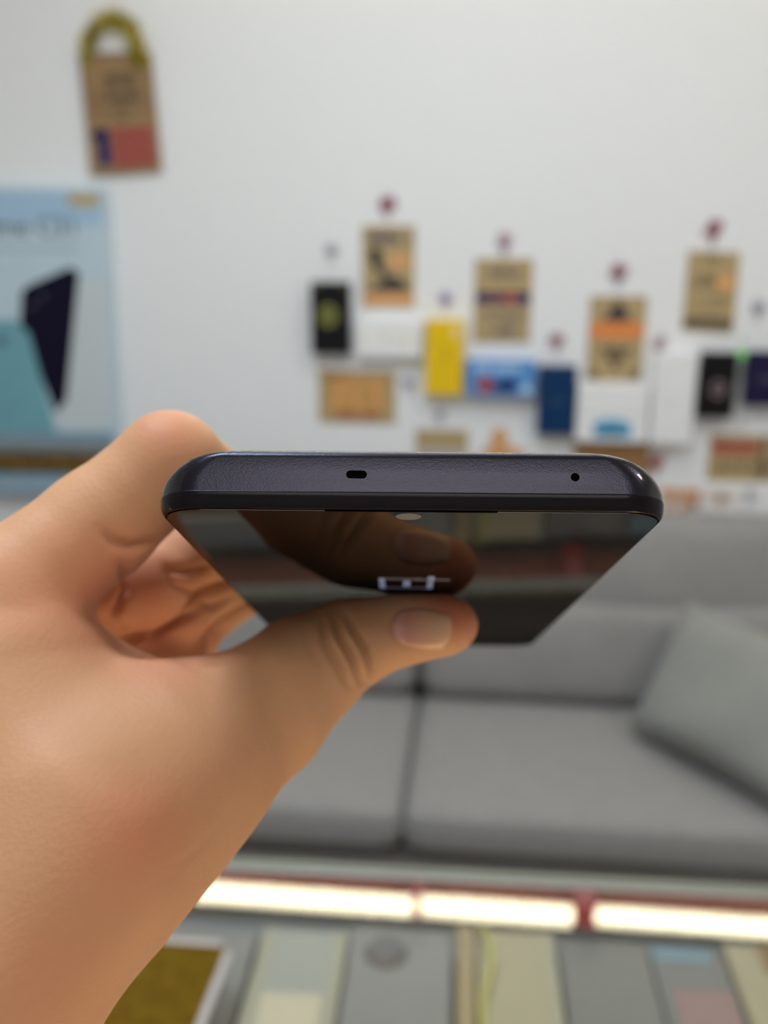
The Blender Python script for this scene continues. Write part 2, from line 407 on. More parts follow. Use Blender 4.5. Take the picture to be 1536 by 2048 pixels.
# ribbon clips above cards and boxes
def clip(px, py, m1, m2, label, s=1.0, n=3):
    c = on_y(px, py, YW - .006); s *= 1.2
    e = empty('ribbon_bow', (c.x, YW, c.z), label, 'bow', 'small ribbon bows pinned above the cards and boxes')
    rn = random.Random(int(px * 7 + py))
    for k in range(n):
        a = (k / n) * math.pi + rn.uniform(-.3, .3) + .4; L = .0125 * s * rn.uniform(.8, 1.2); W = .0045 * s
        ax = Vector((math.cos(a), 0, math.sin(a))); bx = Vector((-math.sin(a), 0, math.cos(a)))
        pts = [c + Vector((0, 0, .004 * s)) + ax * L * math.sin(t) + bx * W * math.sin(2 * t) for t in [2 * math.pi * i / 24 for i in range(24)]]
        tube('ribbon_loop', pts, .0014 * s, m1, e, 6, True)
    tube('ribbon_tail', [c, c + Vector((.002, -.001, -.012 * s)), c + Vector((-.002, 0, -.024 * s))], .0016 * s, m2, e, 6)
    bm = bmesh.new(); bmesh.ops.create_uvsphere(bm, u_segments=10, v_segments=8, radius=.003 * s, matrix=Matrix.Translation(c))
    bm_obj('pin', bm, m1, e, True)
M_mp = mat('soft_pink_ribbon', (.45, .25, .30), .6); M_gp = mat('soft_violet_ribbon', (.42, .38, .55), .6); M_gr = mat('soft_grey_ribbon', (.33, .30, .38), .6)
clip(663, 503, M_gr, M_gp, 'grey violet ribbon bow above the olive emblem black box', .9)
clip(775, 412, M_maroon, M_mp, 'maroon ribbon bow above the figure print card', 1.1, 4)
clip(1009, 486, M_mp, M_purple, 'pink ribbon bow above the blue and red banded card', 1.1)
clip(891, 600, M_purple, M_gp, 'violet ribbon bow above the yellow box')
clip(1113, 683, M_maroon, M_mp, 'dark pink ribbon bow above the dark teal blue box')
clip(1237, 548, M_maroon, M_purple, 'maroon and violet ribbon bow above the orange banded card', 1.15)
clip(1427, 462, M_maroon, M_maroon, 'dark maroon ribbon bow above the tilted card', 1.2, 4)
clip(1319, 690, M_mp, M_gr, 'pale maroon ribbon bow above the tall white box')
clip(1517, 618, M_gr, M_gr, 'grey ribbon bow above the dark violet box')
clip(816, 768, M_gp, M_mp, 'pale violet ribbon bow beside the wide orange card', .85)
clip(880, 832, M_gr, M_gp, 'grey ribbon bow above the small kraft card', .8)
clip(1312, 928, M_red, M_maroon, 'red ribbon bow beside the wooden plaque', 1.1, 4)

# orange cut-out, orange letters and pale panel low on the wall
b = Board(965, 855, 1050, 960)
e = at_wall(b, 'orange cut-out with a round top just above the phone edge', 'decoration', 'orange_cutout')
b.poly('cutout', [el(.38, .18, .19, .17), [(.0, .42), (.25, .32), (.55, .32), (1, .45), (1, .98), (0, .98)]], M_orange2, e, .003)
b = Board(1318, 975, 1398, 1032)
e = at_wall(b, 'orange letter decoration low on the wall beside the phone', 'decoration', 'letter_decoration')
b.poly('orange_letter', [rc(.02, .05, .5, .25), rc(.18, .25, .34, .95), rc(.55, .05, .70, .95), rc(.70, .05, .98, .22), rc(.86, .22, .98, .55), rc(.70, .45, .9, .6)], M_orange2, e, .006)
b = Board(1400, 972, 1590, 1034, .02)
e = at_wall(b, 'white panel with faint orange print above the sofa back', 'panel', 'printed_panel')
b.solid('board', M_white, e)
b.poly('orange_print', [rc(.04, .25, .38, .5), el(.22, .5, .05, .2)], mat('peach_print', (.72, .55, .40), .6), e)
b.poly('dark_print', [[(.46, .1), (.54, .05), (.56, .5), (.5, .7)], rc(.48, .3, .62, .38)], M_grey, e)

# blue poster board at the left
PT = 0.05
b = Board(0, 0, 0, 0, PT, quad=[(-290, 368), (204, 376), (232, 892), (-250, 884)])
e = at_wall(b, 'large light blue phone advertising board at the photo edge', 'poster', 'advertising_board')
M_board = mat('pale_blue_poster', (.50, .62, .69), .35, noise=.05, scale=8)
b.solid('board', M_board, e, .002)
def bu(px, py):                         # picture point on the front plane -> board u, v
    q = on_y(px, py, b.yf); u = (q.x - b.c[0].x) / (b.c[1].x - b.c[0].x)
    v = (q.z - b.c[0].z) / (b.c[3].z - b.c[0].z)
    for _ in range(6):
        r_ = b.p(u, v); u += (q.x - r_.x) / b.w; v -= (q.z - r_.z) / b.h
    return (u, v)
b.poly('top_band', [[bu(-285, 382), bu(201, 384), bu(207, 450), bu(-280, 450)]], mat('blue_poster_top', (.36, .52, .68), .35), e)
b.poly('gold_label', [[bu(136, 388), bu(198, 388), bu(199, 412), bu(138, 412)]], mat('gold_label', (.48, .37, .16), .5), e, .0012)
b.poly('white_area', [[bu(120, 560), bu(214, 560), bu(222, 850), bu(112, 850)]], mat('pale_poster_white', (.56, .61, .63), .35), e)
b.poly('dark_phone_print', [[bu(44, 582), bu(60, 570), bu(140, 535), bu(158, 545), bu(133, 800), bu(112, 826), bu(40, 650)]], mat('dark_violet_print', (.008, .006, .020), .6, spec=.08), e, .0012)
b.poly('camera_print', [el(*bu(66, 612), .013, .012), el(*bu(86, 592), .013, .012)], mat('lens_print', (.04, .035, .07), .3), e, .0018)
b.poly('teal_phone_print', [[bu(-150, 640), bu(30, 640), bu(58, 665), bu(108, 850), bu(112, 878), bu(-150, 878)]], mat('teal_print', (.15, .36, .42), .4, noise=.1, scale=9), e, .0018)
b.poly('lens_mark', [el(*bu(2, 682), .016, .02)], M_inkp, e, .0024)
b.poly('small_print', [[bu(-240, 492), bu(158, 496), bu(158, 501), bu(-240, 497)]], mat('blue_grey_print', (.33, .42, .48), .5), e)
b.poly('bottom_band', [[bu(-250, 862), bu(226, 864), bu(230, 888), bu(-250, 882)]], mat('slate_blue_print', (.20, .30, .37), .4), e, .0026)
def text_mesh(body, size, ext=0.0):
    cu = bpy.data.curves.new('t', 'FONT'); cu.body = body; cu.size = size; cu.extrude = ext; cu.align_x = 'RIGHT'
    o = bpy.data.objects.new('t', cu); COL.objects.link(o); bpy.context.view_layer.update()
    me = bpy.data.meshes.new_from_object(o.evaluated_get(bpy.context.evaluated_depsgraph_get()))
    COL.objects.unlink(o); bpy.data.objects.remove(o); return me
tm = text_mesh('realme C31', .062, .0004)
A_ = on_y(160, 472, b.yf); tm.transform(Matrix.Translation((A_.x, b.yf - .0012, A_.z)) @ Matrix.Rotation(math.radians(90), 4, 'X'))
tm.name = 'lettering'; link_mesh('lettering', tm, mat('grey_blue_letters', (.10, .14, .17), .5), e)['kind'] = 'stuff'
# black and gold garland under the board
g0, g1 = on_y(-290, 918, YW - .03), on_y(262, 930, YW - .03)
e = empty('gold_garland', (g0.x, YW, g0.z), 'black and gold patterned strip under the blue advertising board', 'trim')
dv = g1 - g0; up = Vector((0, 0, 1)); h2 = .0215
bm = bmesh.new(); add_hexa(bm, [g0 - up * h2, g1 - up * h2, g1 - up * h2 + Vector((0, .03, 0)), g0 - up * h2 + Vector((0, .03, 0)), g0 + up * h2, g1 + up * h2, g1 + up * h2 + Vector((0, .03, 0)), g0 + up * h2 + Vector((0, .03, 0))]); bevel_all(bm, .002)
bm_obj('strip', bm, mat('black_gold_base', (.045, .028, .006), .35, noise=.6, scale=60), e)
M_gold = mat('dull_gold', (.42, .22, .02), .35, metal=.5, noise=.4, scale=80)
L = dv.length; n = 34
for k in range(n):
    c = g0.lerp(g1, (k + .5) / n) + Vector((0, -.0015, rnd.uniform(-.004, .004)))
    w, h = L / n * .32, rnd.uniform(.006, .013)
    bm = bmesh.new(); add_hexa(bm, [Vector(p) + c for p in box_pts(-w, w, -.0015, .002, -h, h)]); bevel_all(bm, .001, 1)
    bm_obj('gold_motif', bm, M_gold, e)
b2 = Board(0, 0, 0, 0, .045, quad=[(-290, 945), (190, 952), (190, 992), (-290, 986)])
o = b2.solid('blue_ledge', mat('blue_grey_ledge', (.27, .38, .46), .45, noise=.05), None, .002)
recentre(o, b2.p(.5, 1)); tag(o, 'blue grey ledge under the black and gold strip', 'ledge')

# ------------------------------------------------------------------ sofa
SZ = 0.45
def sofa_xy(px, py, z): q = on_z(px, py, z); return q
def cushion(name, size, m, parent, xf, r=0.045, puff=0.02, n=18, seed=0, piping=True, pmat=None):
    """soft box centred at the origin, moved by xf"""
    sx, sy, sz = [s / 2 for s in size]
    bm = bmesh.new(); bmesh.ops.create_cube(bm, size=2.0)
    bmesh.ops.subdivide_edges(bm, edges=bm.edges[:], cuts=n, use_grid_fill=True)
    rn = random.Random(seed); ph = [rn.uniform(0, 6) for _ in range(6)]
    rr = min(r, sx, sy, sz)
    for v in bm.verts:
        a = v.co.copy(); p = Vector((a.x * sx, a.y * sy, a.z * sz))
        q = Vector((max(-sx + rr, min(sx - rr, p.x)), max(-sy + rr, min(sy - rr, p.y)), max(-sz + rr, min(sz - rr, p.z))))
        d = p - q
        if d.length > 1e-9: d.normalize()
        p = q + d * rr
        dims = sorted([(sx, 0), (sy, 1), (sz, 2)]); ax = dims[0][1]; o1, o2 = [i for i in range(3) if i != ax]
        sc_ = (sx, sy, sz)
        f = max(0, 1 - (p[o1] / sc_[o1]) ** 2) * max(0, 1 - (p[o2] / sc_[o2]) ** 2)
        wob = .35 * math.sin(p[o1] * 9 + ph[0]) * math.sin(p[o2] * 11 + ph[1]) + .2 * math.sin(p[o1] * 23 + ph[2] + p[o2] * 17)
        p[ax] += (1 if a[ax] > 0 else -1) * puff * (f ** .6) * (1 + wob * .5) * min(1, abs(a[ax]) * 1.2)
        v.co = xf @ p
    o = bm_obj(name, bm, m, parent, True)
    if piping:
        dims = sorted([(sx, 0), (sy, 1), (sz, 2)]); ax = dims[0][1]; o1, o2 = [i for i in range(3) if i != ax]; sc_ = (sx, sy, sz)
        pts = []; k = rr * .6; N = 8
        for cx, cy, a0 in ((1, 1, 0), (-1, 1, 90), (-1, -1, 180), (1, -1, 270)):
            for i in range(N + 1):
                an = math.radians(a0 + 90 * i / N); q = Vector((0, 0, 0))
                q[o1] = cx * (sc_[o1] - rr) + rr * .99 * math.cos(an); q[o2] = cy * (sc_[o2] - rr) + rr * .99 * math.sin(an); q[ax] = (sc_[ax] - rr) * .0
                pts.append(xf @ q)
        tube('piping', pts, .0035, pmat or m, o, 6, True)
    return o
gap_r = on_z(842, 1385, SZ); gap_f = on_z(790, 1672, SZ)
yr = gap_r.y; yf_ = on_z(900, 1628, SZ).y
gx = (gap_r.x + gap_f.x) / 2
sofa = empty('sofa', (gx, (yr + yf_) / 2, 0), 'wide grey fabric sofa against the white wall behind the glass counter', 'sofa')
SW = 0.86
0 and print('SOFA', yr, yf_, gx)
sd = yr - yf_ + .04
for i, k in enumerate((-1, 0, 1)):
    if k == -1: cx, w = gx - SW / 2, SW
    elif k == 0: cx, w = gx + SW / 2, SW
    else: continue
    cushion('seat_cushion', (w - .006, sd, .09), M_fabric, sofa, Matrix.Translation((cx, (yr + yf_) / 2 + .02, SZ - .050)), r=.03, puff=.012, seed=i + 3)
    lean = Matrix.Rotation(math.radians(-12), 4, 'X')
    cushion('back_cushion', (w - .012, .13, .25), M_fabric, sofa, Matrix.Translation((cx, yr + .045, SZ + .11)) @ lean, r=.05, puff=.022, seed=i + 13)
    cushion('head_cushion', (w - .012, .13, .27), M_fabric, sofa, Matrix.Translation((cx, yr + .115, SZ + .285)) @ Matrix.Rotation(math.radians(-14), 4, 'X'), r=.06, puff=.025, seed=i + 23)
xl, xr = gx - SW, gx + SW
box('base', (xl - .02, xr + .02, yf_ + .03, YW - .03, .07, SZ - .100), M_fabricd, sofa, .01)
box('back_frame', (xl - .02, xr + .02, YW - .10, YW - .02, SZ - .14, SZ + .33), M_fabric, sofa, .02)
for sx_ in (-1, 1):
    x = xl - .10 if sx_ < 0 else xr + .10
    cushion('armrest', (.17, YW - .03 - yf_, .56), M_fabric, sofa, Matrix.Translation((x + sx_ * .004, (YW - .03 + yf_) / 2, .07 + .28)), r=.05, puff=.01, seed=31 + sx_)
for lx in (xl - .05, xr + .05):
    for ly in (yf_ + .1, YW - .12):
        tube('leg', [(lx, ly, 0), (lx, ly, .071)], [.018, .025], M_black, sofa, 12)
# throw pillow leaning on the seat
pc = on_y(1500, 1400, (yr + yf_) / 2 + .03)
def pillow_mesh():
    p3, p2 = on_z(1258, 1452, SZ + .035), on_z(1600, 1632, SZ + .035)
    p0 = on_y(1375, 1203, yr - .06)
    c = [p0, p0 + (p2 - p3), p2, p3]
    return c
c = pillow_mesh()
ctr = sum(c, Vector()) / 4
nrm = ((c[2] - c[0]).cross(c[3] - c[1])).normalized()
if nrm.dot(CAM_LOC - ctr) < 0: nrm = -nrm
bm = bmesh.new(); N = 22; g = {}
for side in (1, -1):
    for i in range(N + 1):
        for j in range(N + 1):
            u, v = i / N, j / N; edge = i in (0, N) or j in (0, N)
            if edge and side == -1: g[side, i, j] = g[1, i, j]; continue
            uu, vv = 2 * u - 1, 2 * v - 1
            pu = u + .035 * uu * (vv * vv - 1) * .0; pin = 1 - .06 * (1 - uu * uu) * abs(vv) ** 3 ; piu = 1 - .06 * (1 - vv * vv) * abs(uu) ** 3
            U, V = .5 + uu * piu / 2, .5 + vv * pin / 2
            p = c[0].lerp(c[1], U).lerp(c[3].lerp(c[2], U), V)
            t = ((1 - uu ** 4) * (1 - vv ** 4)) ** .55 * .055 * (1 + .10 * math.sin(uu * 5 + vv * 3))
            g[side, i, j] = bm.verts.new(p + nrm * t * side)
for side in (1, -1):
    for i in range(N):
        for j in range(N):
            f = [g[side, i, j], g[side, i + 1, j], g[side, i + 1, j + 1], g[side, i, j + 1]]
            bm.faces.new(f)
pil = empty('throw_pillow', (ctr.x, ctr.y, SZ), 'square grey green throw pillow leaning on the sofa', 'pillow')
rim = [g[1, i, 0].co.copy() for i in range(N)] + [g[1, N, j].co.copy() for j in range(N)] + [g[1, i, N].co.copy() for i in range(N, 0, -1)] + [g[1, 0, j].co.copy() for j in range(N, 0, -1)]
bm_obj('pillow_body', bm, M_fabric2, pil, True)
tube('piping', rim, .004, M_fabric2, pil, 6, True)

# ------------------------------------------------------------------ glass counter
CZ = 0.95
A = on_z(480, 1699, CZ); B = on_z(1536, 1754, CZ)
e1 = (B - A).normalized(); e2 = Vector((e1.y, -e1.x, 0))       # e2 points to the camera side
XF = Matrix(((e1.x, e2.x, 0, A.x), (e1.y, e2.y, 0, A.y), (0, 0, 1, 0), (0, 0, 0, 1)))
XFi = XF.inverted()
def st(px, py, z):
    q = XFi @ on_z(px, py, z); return q.x, q.y
S0, S1, T1 = -1.0, 1.15, 0.60
counter = empty('display_counter', XF @ Vector(((S0 + S1) / 2, T1 / 2, 0)), 'glass topped shop display counter with warm light tubes inside', 'counter')
box('glass_top', (S0, S1, .0, T1, CZ - .008, CZ), M_glass, counter, .001, XF)
z_l = CZ - .028
t_a = st(600, 1776, z_l)[1]; t_b = st(600, 1822, z_l)[1]
0 and print('LED t', t_a, t_b, 'A', A, 'B', B)
tr = st(600, 1757, CZ - .012)[1]
box('metal_rail', (S0, S1, .008, tr - .004, CZ - .045, CZ - .0085), M_alu, counter, .002, XF)
box('upper_lip', (S0, S1, .0, .0075, CZ - .06, CZ - .0085), mat('greenish_glass_edge', (.20, .20, .15), .4, noise=.1, scale=5), counter, .001, XF)
box('red_strip', (S0, S1, tr - .003, t_a + .004, CZ - .045, CZ - .0095), M_rose, counter, .001, XF)
def mirrored(px, py, yplane):
    g = on_z(px, py, CZ); d = ray(px, py); d.z = -d.z; return g + d * ((yplane - g.y) / d.y)
wl = [(380, 826, (1762, 1795), (1790, 1826)), (842, 1146, (1791, 1826), (1812, 1841)), (1192, 1640, (1815, 1846), (1843, 1868))]
for k, (xa, xb, ya, yb) in enumerate(wl):
    la, lb = mirrored(xa, sum(ya) / 2, YW - .04), mirrored(xb, sum(yb) / 2, YW - .04)
    hh = abs(mirrored(xa, ya[1], YW - .04).z - mirrored(xa, ya[0], YW - .04).z) / 2
    lb.z = la.z = (la.z + lb.z) / 2 if k < 0 else la.z * .5 + lb.z * .5
    e = empty('wall_light', ((la.x + lb.x) / 2, YW, la.z - hh), 'long warm wall light mounted high above the ' + ('hanging brown card', 'blue and red banded card', 'tilted card with the orange dot')[k], 'light', 'linear wall lights above the cards')
    box('housing', (la.x - .02, lb.x + .02, YW - .036, YW - .001, la.z - hh - .008, la.z + hh + .008), M_redcap_refl, e, .003)
    box('diffuser', (la.x, lb.x, YW - .042, YW - .0365, la.z - hh, la.z + hh), M_led, e, .002)
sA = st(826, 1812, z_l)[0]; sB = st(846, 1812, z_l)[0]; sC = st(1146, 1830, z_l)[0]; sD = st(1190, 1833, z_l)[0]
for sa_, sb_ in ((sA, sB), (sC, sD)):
    box('red_gap_reflection', (sa_, sb_, t_a + .0045, t_b, CZ - .03, CZ - .0095), M_redcap_refl, counter, .001, XF)  # added red pieces imitate a red reflection between the light strips
for s in (S0 + .03, .08):
    tube('light_tube', [XF @ Vector((s + k * .14, T1 - .03, CZ - .02)) for k in range(8)], .008, M_led2, counter, 12)
DZ = CZ - .062
box('display_deck', (S0 + .006, S1 - .006, .008, T1 - .002, DZ - .012, DZ), M_deck, counter, .001, XF)
box('front_glass', (S0, S1, .0, .0055, .30, CZ - .061), M_glass, counter, 0, XF)
box('end_panel', (S0 - .02, S0 - .001, 0, T1, 0, CZ - .001), M_lam, counter, .001, XF)
box('end_panel', (S1 + .001, S1 + .02, 0, T1, 0, CZ - .001), M_lam, counter, .001, XF)
box('base_cabinet', (S0, S1, .0, T1, 0.02, .29), M_lam, counter, .003, XF)
box('rear_door', (S0, (S0 + S1) / 2 - .002, T1 - .001, T1 + .012, .30, DZ - .015), M_lam, counter, .001, XF)
box('rear_door', ((S0 + S1) / 2 + .002, S1, T1 - .001, T1 + .012, .30, DZ - .015), M_lam, counter, .001, XF)

# goods lying on the deck: px ranges at picture rows y0..y1
def good(x0, x1, y0, y1, h, m, label, cat, name, group=None, extra=None):
    z = DZ + h
    s0a, ta = st(x0, y0, z); s1a, _ = st(x1, y0, z); s0b, tb = st(x0, y1, z)
    e = empty(name, XF @ Vector(((s0a + s1a) / 2, (ta + tb) / 2, DZ)), label, cat, group)
    o = box('body', (s0a, s1a, max(ta, t_b + .004), min(tb, T1 - .05), DZ + .0003, z), m, e, min(.002, h / 3), XF)
    return e, s0a, s1a, max(ta, t_b + .004), min(tb, T1 - .05), z
PG = 'packed goods laid out inside the counter'
M_g1 = mat('pale_green_grey_card', (.30, .30, .26), .5, noise=.12, scale=10)
M_g2 = mat('cool_grey_card', (.20, .19, .18), .5, noise=.2, scale=12)
M_g3 = mat('tan_card', (.30, .22, .11), .5, noise=.06, scale=12)
M_g4 = mat('cream_green_card', (.33, .285, .18), .5, noise=.1, scale=12)
M_g5 = mat('dark_grey_card', (.15, .145, .135), .5, noise=.1, scale=12)
M_edge = mat('beige_card_edge', (.33, .30, .22), .5)
def strip(e, s0, s1, t0, t1, z, m, name='edge_strip', lift=.0008):
    box(name, (s0, s1, t0, t1, z - .0002, z + lift), m, e, 0, XF)
e, s0, s1, t0, t1, z = good(530, 700, 1855, 2230, .030, M_g1, 'pale green white package beside the gold mat under the glass', 'package', 'goods_package', PG)
strip(e, s0 + .001, s0 + .010, t0 + .001, t1 - .001, z, M_edge); strip(e, s1 - .010, s1 - .001, t0 + .001, t1 - .001, z, M_edge)
tq = st(600, 1990, z)[1]
strip(e, s0 + .012, s1 - .012, tq, t1 - .002, z, mat('dull_cream_panel', (.50, .43, .31), .5), 'cream_panel')
s_, t_ = st(650, 1850, z + .002)
e, s0, s1, t0, t1, z = good(706, 905, 1850, 2230, .028, M_g2, 'mid grey package with a small dark mark under the glass', 'package', 'goods_package', PG)
s_, t_ = st(775, 1885, z)
bm = bmesh.new(); bmesh.ops.create_cone(bm, segments=20, radius1=.017, radius2=.013, depth=.006, cap_ends=True, matrix=XF @ Matrix.Translation((s_, t_ + .012, z + .0032)))
bm_obj('dark_mark', bm, mat('dark_plum_mark', (.12, .11, .11), .6), e)
e, s0, s1, t0, t1, z = good(914, 948, 1848, 2230, .034, M_g3, 'narrow tan package beside the cream one under the glass', 'package', 'goods_package', PG)
e, s0, s1, t0, t1, z = good(952, 1104, 1850, 2230, .030, M_g4, 'cream package crossed by a yellow cord under the glass', 'package', 'goods_package', PG)
strip(e, s1 - .008, s1 - .001, t0 + .001, t1 - .001, z, M_edge)
cord = [XF @ Vector((*st(x, y, z + .004), z + .0045)) for x, y in ((962, 1856), (978, 1880), (984, 1920), (976, 1960), (964, 2000), (968, 2060), (985, 2130), (980, 2200))]
o = tube('yellow_cord', cord, .0034, mat('yellow_cord', (.42, .38, .12), .45), None, 8)
recentre(o, cord[0]); tag(o, 'curved yellow cord lying on the cream package', 'cord')
e, s0, s1, t0, t1, z = good(1110, 1280, 1846, 2230, .026, M_g5, 'dark grey package next to the blue tag under the glass', 'package', 'goods_package', PG)
e, s0, s1, t0, t1, z = good(1286, 1425, 1856, 2230, .024, M_g5, 'dark grey package with blue tag and pink panel under the glass', 'package', 'goods_package', PG)
tq = st(1340, 1925, z)[1]
strip(e, s0 + .002, s1 - .010, t0 + .002, tq, z, mat('dusty_blue_tag', (.14, .22, .27), .5), 'blue_tag')
ta_, tb_ = st(1340, 1980, z)[1], t1 - .004
strip(e, s0 + .010, s1 - .004, ta_, tb_, z, mat('dusty_pink_panel', (.25, .15, .14), .5), 'pink_panel')
e, s0, s1, t0, t1, z = good(1436, 1600, 1862, 2230, .030, M_g4, 'beige package with a brown corner at the photo edge', 'package', 'goods_package', PG)
tq = st(1500, 1945, z)[1]
strip(e, s0 + .025, s1 - .002, t0 + .002, tq, z, mat('brown_panel', (.20, .12, .04), .5), 'brown_panel')
e, s0, s1, t0, t1, z = good(330, 522, 1850, 2230, .022, M_g2, 'grey package under the gold mat beneath the glass', 'package', 'goods_package', PG)

# gold mat in a clear white-edged sleeve on the glass
zt = CZ + .0004
q = [on_z(255, 1869, zt + .004), on_z(470, 1884, zt + .004), on_z(385, 2110, zt + .004), on_z(120, 2110, zt + .004)]
mc = sum(q, Vector()) / 4
def inset(k): return [p + (mc - p).normalized() * k for p in q]
def slab_pts(c4, z0, z1): return [Vector((p.x, p.y, z0)) for p in c4] + [Vector((p.x, p.y, z1)) for p in c4]
e = empty('gold_mat', (mc.x, mc.y, CZ), 'gold brown patterned mat with a pale rounded border on the glass', 'mat')
def roundquad(name, c4, z0, z1, m, r):
    bm = bmesh.new(); v, fs = add_hexa(bm, slab_pts(c4, z0, z1))
    ed = [ed for ed in bm.edges if abs(ed.verts[0].co.z - ed.verts[1].co.z) > abs(z1 - z0) * .5]
    bmesh.ops.bevel(bm, geom=ed, offset=r, segments=6, affect='EDGES'); return bm_obj(name, bm, m, e)
roundquad('border', q, zt, zt + .004, mat('pale_border', (.36, .33, .32), .35, noise=.08, scale=60), .010)
m_goldp = mat('gold_brown_pattern', (.105, .060, .005), .9, spec=.05, noise=.5, scale=110)
roundquad('gold_panel', inset(.0085), zt + .0041, zt + .0052, m_goldp, .003)

# ------------------------------------------------------------------ phone
Mc = Matrix.Translation(CAM_LOC) @ R.to_4x4()          # camera space (x right, y up, -z ahead) -> world
def cs(px, py, z): return Vector(((px - 768) * z / F, (1024 - py) * z / F, -z))
Z0 = 0.1365
av = Vector(((806 - 768) / F, (1024 - 1534) / F, -1)).normalized()      # phone axis going away
bv = Vector((1, -.0150, 0)); bv = (bv - av * bv.dot(av)).normalized()   # across, to the right
wv = bv.cross(av).normalized()
if wv.y < 0: wv = -wv                                                    # towards the back cover (up)
PO = cs(822, 1019, Z0)                                                   # near end centre on the screen plane
PM = Matrix(((bv.x, av.x, wv.x, PO.x), (bv.y, av.y, wv.y, PO.y), (bv.z, av.z, wv.z, PO.z), (0, 0, 0, 1)))
PW = Mc @ PM
HW, LEN, PTH = 0.0379, 0.158, 0.0094
phone = bpy.data.objects.new('smartphone', None); COL.objects.link(phone); phone.matrix_world = PW; phone.empty_display_size = .02
tag(phone, 'dark purple grey smartphone held in the hand, screen facing down', 'phone')
def child_local(name, me, mats, parent=phone, smooth=False):
    if not isinstance(mats, (list, tuple)): mats = [mats]
    for m in mats: me.materials.append(m)
    if smooth: me.shade_smooth()
    o = bpy.data.objects.new(name, me); COL.objects.link(o); o.parent = parent; return o
def outline(hs, he0, he1, r, n=12):
    """rounded rectangle: half width hs, v from he0 to he1"""
    pts = []
    for cx, cy, a0 in ((hs - r, he1 - r, 0), (-hs + r, he1 - r, 90), (-hs + r, he0 + r, 180), (hs - r, he0 + r, 270)):
        for i in range(n + 1):
            a = math.radians(a0 + 90 * i / n); pts.append((cx + r * math.cos(a), cy + r * math.sin(a)))
    return pts
lay = [  # w, side inset, end inset, corner radius   (mm)
    (0.35, 0.95, 1.00, 6.3), (0.10, 0.80, 0.85, 6.4), (0.20, 0.62, 0.62, 6.5), (0.55, 0.34, 0.36, 6.7), (1.0, 0.16, 0.18, 6.9), (1.6, 0.05, 0.06, 7.0), (2.1, 0.0, 0.0, 7.0), (2.28, 0.0, 0.03, 7.0),
    (2.34, 0.01, 0.10, 7.0), (3.2, 0.10, 0.10, 6.9), (4.2, 0.42, 0.10, 6.8), (5.2, 0.98, 0.10, 6.8), (6.1, 1.75, 0.12, 6.8), (6.9, 2.75, 0.14, 6.8), (7.2, 3.25, 0.16, 6.8), (7.6, 4.1, 0.38, 6.6), (8.0, 5.2, 0.85, 6.5), (8.3, 6.6, 1.6, 6.4), (8.42, 7.8, 2.6, 6.4)]
verts, faces = [], []; rings = []
for w, si, ei, r in lay:
    w = w * 1.12
    rg = []
    for u, v in outline(HW - si / 1000, ei / 1000, LEN - ei / 1000, r / 1000):
        rg.append(len(verts)); verts.append((u, v, w / 1000))
    rings.append(rg)
n = len(rings[0]); fmat = []
for a, b_ in zip(range(len(rings) - 1), range(1, len(rings))):
    for k in range(n):
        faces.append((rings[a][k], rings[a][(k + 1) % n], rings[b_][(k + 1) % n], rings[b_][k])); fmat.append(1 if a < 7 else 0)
faces.append(tuple(rings[0])); fmat.append(1)
faces.append(tuple(rings[-1])); fmat.append(0)
me = pyd(verts, faces)
bm = bmesh.new(); bm.from_mesh(me); bmesh.ops.recalc_face_normals(bm, faces=bm.faces[:]); bm.to_mesh(me); bm.free()
me.polygons.foreach_set('material_index', fmat)
M_frame = mat('satin_purple_grey_metal', (.024, .023, .033), .27, metal=.9, noise=.05, scale=900, bump=.06, bscale=5000)
M_lip = mat('dark_reflection_metal', (.008, .006, .008), 0.18, spec=.08)  # near-black colour paints in the dark that the lip mirrors
M_corner = mat('dark_reflection_corner_metal', (.05, .045, .055), .11, metal=.9)  # glossy corner tone stands in for dark reflections on the curved metal
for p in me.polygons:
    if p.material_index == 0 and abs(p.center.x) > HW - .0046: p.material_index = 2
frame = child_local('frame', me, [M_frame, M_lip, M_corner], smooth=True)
me.set_sharp_from_angle(angle=math.radians(26))
# sound slot and round hole, cut into the end face
def cutter(shape_pts, depth=.0012):
    vs_, fs_ = [], []
    m_ = len(shape_pts)
    for v in (-.001, depth):
        for u, w in shape_pts: vs_.append((u, v, w))
    fs_.append(tuple(range(m_))); fs_.append(tuple(range(2 * m_ - 1, m_ - 1, -1)))
    for k in range(m_): fs_.append((k, k + m_, (k + 1) % m_ + m_, (k + 1) % m_))
    cm = pyd(vs_, fs_); bm = bmesh.new(); bm.from_mesh(cm); bmesh.ops.recalc_face_normals(bm, faces=bm.faces[:]); bm.to_mesh(cm); bm.free()
    o = bpy.data.objects.new('cutter', cm); COL.objects.link(o); o.parent = phone; return o
def pix_to_end(px, py):
    """picture point on the phone's end plane -> u, w"""
    d = Vector(((px - 768) / F, (1024 - py) / F, -1)); t = PO.dot(av) / d.dot(av); q = d * t - PO
    return q.dot(bv), q.dot(wv)
u0, w0 = pix_to_end(713, 948.5); u1, w1 = pix_to_end(1150.5, 954)
0 and print('SLOT', u0, w0, 'HOLE', u1, w1)
sl = []; hr, hl = .00062, .0009
for k in range(24):
    a = 2 * math.pi * k / 24 + .01; sl.append((u0 + (hl if math.cos(a) > 0 else -hl) + hr * math.cos(a), w0 + hr * math.sin(a)))
ho = [(u1 + .00064 * math.cos(2 * math.pi * k / 24), w1 + .00064 * math.sin(2 * math.pi * k / 24)) for k in range(24)]
bpy.context.view_layer.update()
cuts = [cutter(sl), cutter(ho)]
for c_ in cuts:
    md = frame.modifiers.new('b', 'BOOLEAN'); md.operation = 'DIFFERENCE'; md.object = c_; md.solver = 'EXACT'
